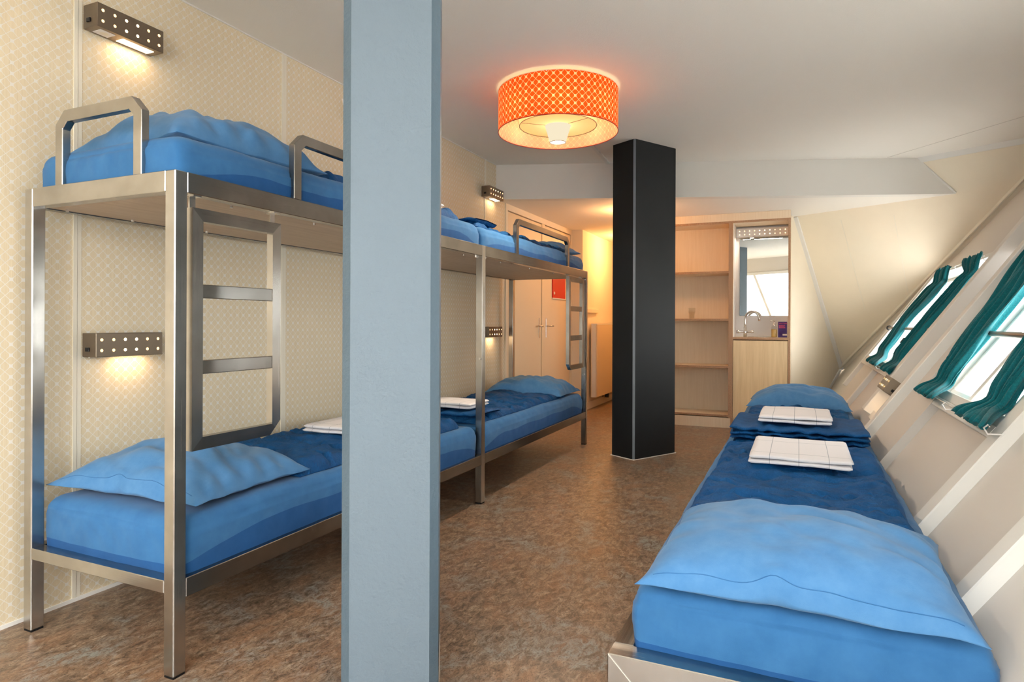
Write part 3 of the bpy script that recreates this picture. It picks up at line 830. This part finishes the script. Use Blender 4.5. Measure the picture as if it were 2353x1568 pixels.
duvet(2.258, 2.905, .70, 2.01, .458, .074, 'dark blue duvet on the near single bed, under the nearer folded towel', 21)
duvet(2.262, 2.905, 2.215, 3.95, .453, .042, 'dark blue duvet on the far single bed, folded in layers at its near end', 22, -3, .55)
duvet(.14, .775, .62, 1.93, .478, .060, 'dark blue duvet on the lower near bunk, behind the foreground column', 23)
duvet(.14, .775, 2.16, 3.80, .468, .048, 'dark blue duvet on the lower far bunk, folded behind the middle post', 24, -1, .32)
duvet(.13, .72, .86, 2.02, UZ+.002, .075, 'dark blue duvet on the upper near bunk, behind its guard rail', 25)
duvet(.13, .76, 2.15, 3.75, UZ-.002, .045, 'dark blue duvet on the upper far bunk, rolled at its near end', 26, -1, .3)

def towel(x0, x1, y0, y1, z, label, seed):
    t = thing('folded_towel', ((x0+x1)/2, (y0+y1)/2, z), label, 'towel', 'folded white towels')
    for k in range(2):
        z0 = z+.019*k; lay = .020
        def lf(u, v):
            ang = 2*math.pi*v; c, s = math.cos(ang), math.sin(ang)
            y = (y0+y1)/2 + (y1-y0)/2*(1-.012*k)*math.copysign(abs(c)**.22, c); xx = x0+.004*k+(x1-x0)*u
            e = math.sqrt(max(.12, 1-(1-min(1, min(u, 1-u)*(x1-x0)/.008))**2))
            return (xx + .003*nz(y*9, k, seed), y, z0+lay*.5+.5*lay*math.copysign(abs(s)**.5, s)*e + .0045*nz(xx*8, y*8, seed+k) + .005)
        bm = sgrid(34, 48, lf); bmesh.ops.remove_doubles(bm, verts=bm.verts, dist=1e-4)
        # close the two sides
        bmesh.ops.holes_fill(bm, edges=[e_ for e_ in bm.edges if e_.is_boundary], sides=0)
        bmesh.ops.recalc_face_normals(bm, faces=bm.faces)
        obj('layer', bm, 'towel', t, True)
    return t
towel(2.405, 2.772, 1.33, 1.80, .540, 'larger-looking white checked towel folded on the near single bed', 31)
towel(2.392, 2.745, 2.28, 2.74, .568, 'white checked towel folded on the far single bed duvet', 32)
towel(.33, .66, 1.12, 1.60, .545, 'white towel on the lower near bunk, half hidden by the foreground column', 33)
towel(.34, .70, 2.20, 2.47, .544, 'white towel on the lower far bunk, behind the middle post', 34)
towel(.30, .62, 1.72, 2.0, UZ+.078, 'white towel on the upper near bunk, just right of the foreground column', 35)

# ================================================================== LAMPS
def reading_lamp(fr, label, power, LN=.285, hmax=1):
    """box lamp on a wall: fr.A along the wall, fr.B up, fr.C away from the wall"""
    H_, Dp = .094, .085
    t = thing('reading_lamp', tuple(fr.p(LN/2, 0, 0)), label, 'wall lamp', 'perforated reading lamps')
    bm = bmesh.new(); fr.box(bm, 0, LN, 0, H_, 0.001, Dp); bev(bm, .0015); obj('housing', bm, 'lampmetal', t)
    hm = None
    for r in (0, 1):
        for c in range(6):
            a = .022 + (LN-.044)*c/5; b = .026 + .042*r
            bm = bmesh.new(); n = 12; rad = .0062
            ctr = fr.p(a, b, Dp+.0008)
            bm.faces.new([bm.verts.new(ctr + (fr.A*math.cos(2*math.pi*k/n) + fr.B*math.sin(2*math.pi*k/n))*rad) for k in range(n)])
            obj('light_hole', bm, 'holehot' if c in (2, 3) else 'hole', t)
    fr.bx('light_panel', (LN*.42, LN*.90, -.0012, .0, .018, .062), 'lamplight', t)
    s = fr.bx('socket', (LN*.09, LN*.30, -.002, .0, .016, .066), 'tagwhite', t)
    bm = bmesh.new(); ctr = fr.p(LN*.195, -.0024, .041)
    bm.faces.new([bm.verts.new(ctr + (fr.A*math.cos(2*math.pi*k/16) + fr.C*math.sin(2*math.pi*k/16))*.016) for k in range(16)]); obj('socket_hole', bm, 'strip', s)
    fr.bx('switch', (-.006, .0, .022, .038, .026, .048), 'black', t, .001)
    for a in (.02, LN-.03):
        bm = bmesh.new(); tube(bm, [fr.p(a, 0, .012), fr.p(a, -.006, .012)], .003, 6); obj('screw', bm, 'chrome', t)
    L = bpy.data.lights.new('reading_lamp_light', 'AREA'); L.shape = 'RECTANGLE'; L.size = .13; L.size_y = .04; L.energy = power; L.color = (1, .62, .32)
    o = bpy.data.objects.new('reading_lamp_light', L); col.objects.link(o)
    z = fr.B; x = fr.A; y = z.cross(x)
    mm = Matrix((x, y, z)).transposed().to_4x4(); mm.translation = fr.p(LN*.66, -.004, .04) - t.location
    o.parent = t; o.matrix_local = mm
    return t
wallfr = lambda y, z: Frame((0.003, y, z), (0, 1, 0), (0, 0, 1), (1, 0, 0))
reading_lamp(wallfr(.248, 2.252), 'perforated bronze wall lamp high above the near upper bunk', .26)
reading_lamp(wallfr(.248, .957), 'perforated bronze wall lamp over the near lower bunk', .24)
reading_lamp(wallfr(3.722, 2.222), 'perforated bronze wall lamp above the far upper bunk, near the white beam', .24)
reading_lamp(wallfr(3.71, .966), 'perforated bronze wall lamp over the far lower bunk, beside the back post', .24)
RF.bx('lamp_block', (3.12, 3.36, .81, .885, -.13, -.012), 'white', wr)
reading_lamp(Frame(RF.p(3.10, .80, -.012), RF.A, RF.B, RF.C), 'perforated metal lamp on the leaning wall below the far curtains', .5)

# ceiling drum lamp
lc = Vector((1.1954, 2.4367, 0)); LR, ZB, ZT = .376, 2.298, 2.553
cl_ = thing('ceiling_lamp', (lc.x, lc.y, ZB), 'large orange lattice drum lamp on the ceiling', 'ceiling lamp')
bm = bmesh.new(); uvl = bm.loops.layers.uv.new('UVMap'); SEG = 96; per = 56
rings = [[bm.verts.new((lc.x+LR*math.cos(2*math.pi*k/SEG), lc.y+LR*math.sin(2*math.pi*k/SEG), z)) for k in range(SEG)] for z in (ZB, ZT)]
for k in range(SEG):
    f = bm.faces.new((rings[0][k], rings[0][(k+1) % SEG], rings[1][(k+1) % SEG], rings[1][k]))
    for lp, (u, v) in zip(f.loops, ((k, 0), (k+1, 0), (k+1, 1), (k, 1))): lp[uvl].uv = (u/SEG*per + .5, v*5.98 + .5)
obj('shade', bm, 'shade', cl_, True)
def ring(name, r, z, rad, mat, par=cl_):
    bm = bmesh.new(); tube(bm, [(lc.x+r*math.cos(2*math.pi*k/64), lc.y+r*math.sin(2*math.pi*k/64), z) for k in range(65)], rad, 6, False); return obj(name, bm, mat, par, True)
ring('shade_rim', LR, ZB, .0025, 'red'); ring('shade_rim', LR, ZT, .002, 'strip')
bm = bmesh.new(); lathe(bm, [(.243, .205), (.243, 0)], (lc.x, lc.y, 2.341), 64); obj('diffuser_drum', bm, 'diffuser', cl_, True)
bm = bmesh.new(); lathe(bm, [(.081, 0), (.243, 0)], (lc.x, lc.y, 2.342), 64); obj('diffuser_disc', bm, 'diffuser', cl_, True)
ring('diffuser_rim', .243, 2.341, .0025, 'edge')
for k in range(3):
    a = math.radians(100+120*k); bm = bmesh.new()
    tube(bm, [(lc.x+.085*math.cos(a), lc.y+.085*math.sin(a), 2.3405), (lc.x+.24*math.cos(a), lc.y+.24*math.sin(a), 2.3405)], .0015, 5); obj('diffuser_seam', bm, 'edge', cl_)
bm = bmesh.new(); lathe(bm, [(.050, -.105), (.081, 0)], (lc.x, lc.y, 2.342), 40); obj('cone', bm, 'conelight', cl_, True)
bm = bmesh.new(); lathe(bm, [(0, -.100), (.049, -.100)], (lc.x, lc.y, 2.342), 40); obj('cone_mouth', bm, 'conehot', cl_, True)
ring('cone_rim', .050, 2.237, .002, 'edge')
bm = bmesh.new(); lathe(bm, [(0, 0), (.06, 0), (.06, HC-2.545), (0, HC-2.545)], (lc.x, lc.y, 2.545), 32); obj('ceiling_mount', bm, 'white', cl_)
for k in range(3):
    a = math.radians(40+120*k); bm = bmesh.new()
    tube(bm, [(lc.x+.05*math.cos(a), lc.y+.05*math.sin(a), 2.552), (lc.x+LR*math.cos(a), lc.y+LR*math.sin(a), 2.550)], .004, 6); obj('spoke', bm, 'white', cl_)
def bulb(p, e, r, c, par):
    L = bpy.data.lights.new('bulb_light', 'POINT'); L.energy = e; L.shadow_soft_size = r; L.color = c
    o = bpy.data.objects.new('bulb_light', L); col.objects.link(o); o.parent = par; o.location = Vector(p) - par.location; return o
for k in range(8):
    a = math.pi/8+math.pi/4*k; bulb((lc.x+.288*math.cos(a), lc.y+.288*math.sin(a), 2.395), .5, .03, (1, .74, .45), cl_)
bulb((lc.x, lc.y, 2.42), 1.0, .05, (1, .80, .52), cl_)
L = bpy.data.lights.new('cone_light', 'SPOT'); L.energy = 85; L.spot_size = math.radians(165); L.spot_blend = .6; L.shadow_soft_size = .04; L.color = (1, .84, .64)
o = bpy.data.objects.new('cone_light', L); col.objects.link(o); o.parent = cl_; o.location = Vector((lc.x, lc.y, 2.231)) - cl_.location

# small round lamp on the soffit behind the dark column (lights the corridor end)
pl = thing('soffit_lamp', (1.0, 5.02, HS-.09), 'small round glass lamp under the soffit, behind the dark column', 'ceiling lamp')
bm = bmesh.new(); lathe(bm, [(0, -.055), (.04, -.05), (.07, -.03), (.085, 0)], (1.0, 5.02, HS-.025), 28); obj('globe', bm, emit('soffit_globe', (1, .62, .28, 1), 6), pl, True)
bm = bmesh.new(); lathe(bm, [(0, 0), (.09, 0), (.09, .025), (0, .025)], (1.0, 5.02, HS-.025), 28); obj('mount', bm, 'white', pl)
bulb((1.0, 5.02, HS-.14), 17, .07, (1, .46, .16), pl)
# corridor lamp farther down the passage
p2 = thing('soffit_lamp', (.60, 6.9, HS-.09), 'small round glass lamp under the corridor soffit', 'ceiling lamp')
bm = bmesh.new(); lathe(bm, [(0, -.055), (.04, -.05), (.07, -.03), (.085, 0)], (.60, 6.9, HS-.025), 28); obj('globe', bm, emit('corridor_globe', (1, .62, .28, 1), 6), p2, True)
bm = bmesh.new(); lathe(bm, [(0, 0), (.09, 0), (.09, .025), (0, .025)], (.60, 6.9, HS-.025), 28); obj('mount', bm, 'white', p2)
bulb((.60, 6.9, HS-.14), 34, .07, (1, .50, .18), p2)

# ================================================================== SHELVES AND WASH NICHE
SY, SYB = 5.66, 6.03
XS0, XS1, XS2 = .995, 1.942, 2.515
sh = thing('shelf_unit', ((XS0+XS1)/2, SY, 0), 'tall birch plywood open shelving behind the dark column', 'shelves')
TK = .022
bx('back_panel', (XS0, XS1-TK, SYB-.012, SYB, .107, HS-.002), 'birch', sh)
for x in (XS0, XS1-TK):
    p = bx('side_panel', (x, x+TK, SY+.004, SYB-.012, .107, 2.168), 'birch', sh); bx('edge_band', (x, x+TK, SY, SY+.004, .107, 2.168), 'edge', p)
for z in (.115, .626, 1.124, 1.625, 2.146):
    p = bx('shelf', (XS0+TK, XS1-TK, SY+.012, SYB-.012, z, z+TK), 'birch', sh); bx('edge_band', (XS0+TK, XS1-TK, SY+.008, SY+.012, z, z+TK), 'edge', p)
bx('plinth', (XS0, XS1, SY+.008, SY+.026, 0, .107), 'birch', sh)
bx('fascia', (XS0, XS1, SY+.002, SY+.02, 2.168, HS-.002), 'birch', sh)

va = thing('wash_cabinet', ((XS1+XS2)/2, SY, 0), 'plywood wash cabinet with a maple door, right of the open shelves', 'cabinet')
for x in (XS1, XS2-TK):
    p = bx('side_panel', (x, x+TK, SY+.004, SYB, .0, 2.168), 'birch', va); bx('edge_band', (x, x+TK, SY, SY+.004, .0, 2.168), 'edge', p)
bx('door', (XS1+TK+.003, XS2-TK-.003, SY+.004, SY+.022, .11, .922), 'maple', va, .001)
p = bx('worktop', (XS1+TK, XS2-TK, SY+.004, SYB, .93, .955), 'birch', va); bx('edge_band', (XS1+TK, XS2-TK, SY, SY+.004, .93, .955), 'edge', p)
bx('plinth', (XS1+TK, XS2-TK, SY+.03, SY+.05, 0, .107), 'birch', va)
p = bx('top_board', (XS1+TK, XS2-TK, SY+.004, SYB, 2.146, 2.168), 'birch', va); bx('edge_band', (XS1+TK, XS2-TK, SY, SY+.004, 2.146, 2.168), 'edge', p)
bx('fascia', (XS1, XS2, SY+.002, SY+.02, 2.168, HS-.002), 'birch', va)
bx('splash_panel', (XS1+TK, XS2-TK, SYB-.03, SYB, .955, 1.18), 'tagwhite', va)
bx('back_panel', (XS1+TK, XS2-TK, SYB-.012, SYB, 1.18, 2.146), 'tagwhite', va)
bx('side_lining', (XS1+TK, XS1+TK+.004, SY+.05, SYB-.03, .955, 2.146), 'tagwhite', va)
struct(bx('wall_behind_shelves', (.93, 2.52, SYB+.001, SYB+.06, 0, HS), 'cream'))

mi = thing('mirror', (2.23, SYB-.02, 1.182), 'tall frameless mirror above the washbasin', 'mirror')
bx('glass', (2.003, XS2-TK-.004, SYB-.026, SYB-.020, 1.182, 2.015), 'mirror', mi)
bx('backing', (2.003, XS2-TK-.004, SYB-.020, SYB-.012, 1.182, 2.015), 'black', mi)

ml = thing('mirror_lamp', (2.23, SYB-.06, 2.02), 'long pale perforated lamp above the mirror', 'lamp')
bx('housing', (1.97, XS2-TK-.004, SYB-.08, SYB-.012, 2.028, 2.122), 'tagwhite', ml, .001)
for r in (0, 1):
    for c in range(10):
        x = 2.005+.455*c/9; z = 2.056+.038*r; bm = bmesh.new()
        bm.faces.new([bm.verts.new((x+.006*math.cos(2*math.pi*k/10), SYB-.0808, z+.006*math.sin(2*math.pi*k/10))) for k in range(10)])
        obj('light_hole', bm, 'holehot' if 3 < c < 7 else 'hole', ml)
bm = bmesh.new(); tube(bm, [(1.966, SYB-.075, 2.020), (XS2-TK-.003, SYB-.075, 2.020)], .005, 8); obj('rod', bm, 'chrome', ml)
bx('switch', (2.11, 2.15, SYB-.086, SYB-.07, 2.012, 2.027), 'tube', ml)
L = bpy.data.lights.new('mirror_lamp_light', 'AREA'); L.shape = 'RECTANGLE'; L.size = .4; L.size_y = .05; L.energy = 3.0; L.color = (1, .86, .68)
o = bpy.data.objects.new('mirror_lamp_light', L); col.objects.link(o); o.parent = ml; o.location = Vector((2.23, SYB-.11, 2.02)) - ml.location

ta = thing('tap', (2.075, 5.80, .955), 'curved chrome mixer tap on the wash counter', 'tap')
bm = bmesh.new(); tube(bm, [(2.075, 5.80, .955), (2.075, 5.80, 1.06)], [.017, .015], 14); obj('body', bm, 'chrome', ta, True)
pts = [(2.075, 5.80, 1.05)] + [(2.075, 5.80, 1.10)] + [(2.145-.07*math.cos(math.radians(a)), 5.80-.02*math.sin(math.radians(a/2)), 1.14+.085*math.sin(math.radians(a))) for a in range(0, 171, 17)] + [(2.215, 5.775, 1.125)]
bm = bmesh.new(); tube(bm, pts, .012, 12); obj('spout', bm, 'chrome', ta, True)
for s in (-1, 1):
    bm = bmesh.new(); tube(bm, [(2.075, 5.80, 1.01), (2.075+s*.055, 5.79, 1.012), (2.075+s*.06, 5.79, 1.012), (2.075+s*.085, 5.79, 1.012)], [.010, .010, .015, .013], 12); obj('handle', bm, 'chrome', ta, True)
sk = thing('washbasin', (2.26, 5.83, .955), 'shallow chrome washbasin set in the counter', 'washbasin')
bm = bmesh.new(); lathe(bm, [(.13, .0), (.135, .004), (.125, .006), (.115, .003), (.05, .0015), (0, .001)], (2.23, 5.83, .955), 32); obj('rim', bm, 'chrome', sk, True)

bo = thing('soap_bottle', (2.36, 5.76, .955), 'clear pump bottle of amber soap beside the tap', 'soap bottle')
bm = bmesh.new(); lathe(bm, [(0, .002), (.026, .002), (.027, .006), (.027, .085), (.0, .085)], (2.36, 5.76, .955), 24); obj('soap', bm, 'soap', bo, True)
bm = bmesh.new(); lathe(bm, [(0, 0), (.028, 0), (.029, .005), (.029, .095), (.024, .112), (.012, .122), (.010, .125)], (2.36, 5.76, .955), 24); obj('bottle', bm, 'tumbler', bo, True)
bm = bmesh.new(); lathe(bm, [(.011, .122), (.012, .140), (.008, .142), (.006, .168), (.010, .170), (.010, .178), (0, .178)], (2.36, 5.76, .955), 18); obj('collar', bm, 'chrome', bo, True)
bm = bmesh.new(); tube(bm, [(2.36, 5.76, 1.129), (2.33, 5.755, 1.131), (2.318, 5.752, 1.124)], .0045, 8); obj('spout', bm, 'chrome', bo, True)

wc2 = thing('welcome_card', (2.44, 5.77, .955), 'purple welcome card with pink lettering beside the soap bottle', 'card')
bx('card', (2.397, 2.482, 5.765, 5.775, .955, 1.118), 'card', wc2)
bx('tag', (2.440, 2.481, 5.763, 5.765, .975, .992), 'tagwhite', wc2)
def text(s, size, loc, mat, par):
    cu = bpy.data.curves.new('lettering', 'FONT'); cu.body = s; cu.size = size; cu.extrude = .0003; cu.align_x = 'LEFT'
    o_ = bpy.data.objects.new('lettering_src', cu); col.objects.link(o_)
    dg = bpy.context.evaluated_depsgraph_get(); me = bpy.data.meshes.new_from_object(o_.evaluated_get(dg))
    bpy.data.objects.remove(o_); o2 = bpy.data.objects.new('lettering', me); col.objects.link(o2)
    me.materials.clear(); me.materials.append(MT[mat])
    o2.parent = par; o2.rotation_euler = (math.pi/2, 0, 0); o2.location = Vector(loc) - par.location; return o2
text('WELCOME!', .0155, (2.405, 5.7645, 1.094), 'pink', wc2)
for k, wd in enumerate((.058, .052, .060, .060)):
    bx('text_line', (2.405, 2.405+wd, 5.7642, 5.765, 1.078-.009*k, 1.082-.009*k), 'pink', wc2)

gl = thing('glass_tumbler', (1.535, 5.75, 1.146), 'clear glass tumbler alone on the middle shelf', 'glass')
bm = bmesh.new(); lathe(bm, [(0, 0), (.026, 0), (.028, .05), (.036, .07), (.037, .118), (.034, .118), (.033, .072), (.025, .05), (.023, .008), (0, .008)], (1.535, 5.75, 1.1462), 24); obj('body', bm, 'tumbler', gl, True)

# ================================================================== CURTAINS
def lerpk(keys, s):
    for (s0, v0), (s1, v1) in zip(keys, keys[1:]):
        if s <= s1: return v0 + (v1-v0)*smooth((s-s0)/(s1-s0)) if s > s0 else v0
    return keys[-1][1]
def curtain(lo, hi, s0, s1, label, seed, pleats, nend=.035, nbody=.0):
    """lo, hi: keys (slope position, y) of both edges"""
    t = thing('curtain', tuple(RF.p((lo[0][1]+hi[0][1])/2, s0, .03)), label, 'curtain', 'teal tied curtains')
    def fn(u, v):
        s = s0 + (s1-s0)*v
        e = max(smooth(1-(s-s0)/.11), smooth(1-(s1-s)/.13))
        ya, yb = lerpk(lo, s), lerpk(hi, s); mid = (ya+yb)/2
        ph = pleats*2*math.pi*u + .8*math.sin(s*5+seed)
        amp = .020*(1-.35*e) + .006*nz(u*3, s*4, seed)
        pinch = math.exp(-((s-s0-.10)/.04)**2) + math.exp(-((s1-s-.11)/.04)**2)
        y = mid + (ya + (yb-ya)*u - mid)*(1-.16*pinch) + .007*math.sin(ph*2+1) + .010*nz(u*2, s*6, seed)
        n = nbody + (nend-nbody)*e + .02 + amp*math.sin(ph) + .006*math.sin(ph*2.3+s*9) - .012*pinch
        z_end = .006*math.sin(ph*1.7+seed)*(1 if (v < .01 or v > .99) else 0)
        return RF.p(y, s+z_end, n)
    bm = sgrid(110, 60, fn); bmesh.ops.recalc_face_normals(bm, faces=bm.faces)
    o_ = obj('cloth', bm, 'curtain', t, True)
    md = o_.modifiers.new('thickness', 'SOLIDIFY'); md.thickness = .003
    return t
curtain([(.9, 1.99), (1.02, 2.10), (1.40, 2.16), (1.79, 2.28), (1.95, 2.28)], [(.9, 2.41), (1.02, 2.43), (1.40, 2.64), (1.79, 2.80), (1.95, 2.79)], .90, 1.97, 'teal curtain on the far side of the near window', 1, 5)
curtain([(.9, 1.10), (.99, 1.24), (1.24, 1.26), (1.95, 1.28)], [(.9, 1.54), (.99, 1.50), (1.24, 1.62), (1.6, 1.66), (1.95, 1.66)], .90, 1.97, 'teal curtain cut by the right edge of the picture', 2, 6)
curtain([(.9, 4.25), (1.09, 4.60), (1.40, 4.76), (1.70, 4.58), (1.9, 4.66)], [(.9, 4.98), (1.09, 5.12), (1.40, 5.36), (1.70, 5.24), (1.9, 5.18)], .91, 1.87, 'teal curtain farthest away, beside the cream facet', 3, 5)
curtain([(.9, 3.54), (1.10, 3.68), (1.35, 3.74), (1.72, 3.70), (1.9, 3.70)], [(.9, 3.93), (1.10, 4.16), (1.35, 4.18), (1.72, 4.07), (1.9, 4.22)], .91, 1.88, 'teal curtain on the near side of the far window', 4, 5)

def curtain_rod(y0, y1, s, n, r, label, knobs):
    t = thing('curtain_rod', tuple(RF.p((y0+y1)/2, s, n)), label, 'rod', 'curtain rods')
    bm = bmesh.new(); tube(bm, [RF.p(y0, s, n), RF.p(y1, s, n)], r, 14); obj('tube', bm, 'tube', t, True)
    for y in knobs:
        bm = bmesh.new(); tube(bm, [RF.p(y-.012, s, n), RF.p(y-.009, s, n), RF.p(y+.009, s, n), RF.p(y+.012, s, n)], [r*1.1, r*1.9, r*1.9, r*1.1], 12); obj('end_cap', bm, 'black', t, True)
    for y in (y0+.03, y1-.03):
        bm = bmesh.new(); tube(bm, [RF.p(y, s, n), RF.p(y, s, -.02)], r*.5, 8); obj('bracket', bm, 'chrome', t)
    return t
curtain_rod(1.26, 2.60, 1.29, .005, .013, 'grey tube across the near window', ())
curtain_rod(3.56, 5.80, 1.295, .005, .013, 'grey tube across the far window with black end knobs', (3.56, 5.80))
for (y0, y1, s, lb) in ((1.12, 2.45, .915, 'thin bottom curtain wire of the near window'), (3.60, 5.0, .92, 'thin bottom curtain wire of the far window'), (3.66, 5.3, 1.86, 'thin top curtain wire of the far window'), (1.26, 2.8, 1.94, 'thin top curtain wire of the near window')):
    t = thing('curtain_wire', tuple(RF.p((y0+y1)/2, s, .03)), lb, 'wire', 'curtain wires')
    bm = bmesh.new(); tube(bm, [RF.p(y0, s, .045), RF.p(y1, s, .045)], .0025, 6); obj('wire', bm, 'chrome', t)
    for y in (y0+.02, (y0+y1)/2, y1-.02):
        bm = bmesh.new(); tube(bm, [RF.p(y, s+.0, .0), RF.p(y, s-.022, .03), RF.p(y, s-.012, .05), RF.p(y, s+.004, .046)], .0028, 6); obj('hook', bm, 'tagwhite', t)

# coat hook on the papered wall
gr = thing('ground', (0, 0, -12), 'grey street level far below the windows', None, kind='structure')
slab('paving', [(-150, -150, -12), (150, -150, -12), (150, 150, -12), (-150, 150, -12)], (0, 0, -.2), 'street', gr)
hk = thing('coat_hook', (0, 1.88, 2.40), 'small white coat hook on the papered wall, peeking past the foreground column', 'hook')
bx('plate', (.001, .006, 1.85, 1.90, 2.37, 2.50), 'tagwhite', hk, .002)
for y, z, up in ((1.765, 2.425, .03), (1.79, 2.372, .03)):
    bm = bmesh.new(); tube(bm, [(.004, 1.86, z-.01), (.03, y+.05, z-.006), (.053, y+.008, z), (.056, y, z+.006), (.056, y-.004, z+up)], .007, 8); obj('prong', bm, 'tagwhite', hk, True)

for o in bpy.data.objects:
    if '_l' in o: del o['_l']
bpy.context.view_layer.update()
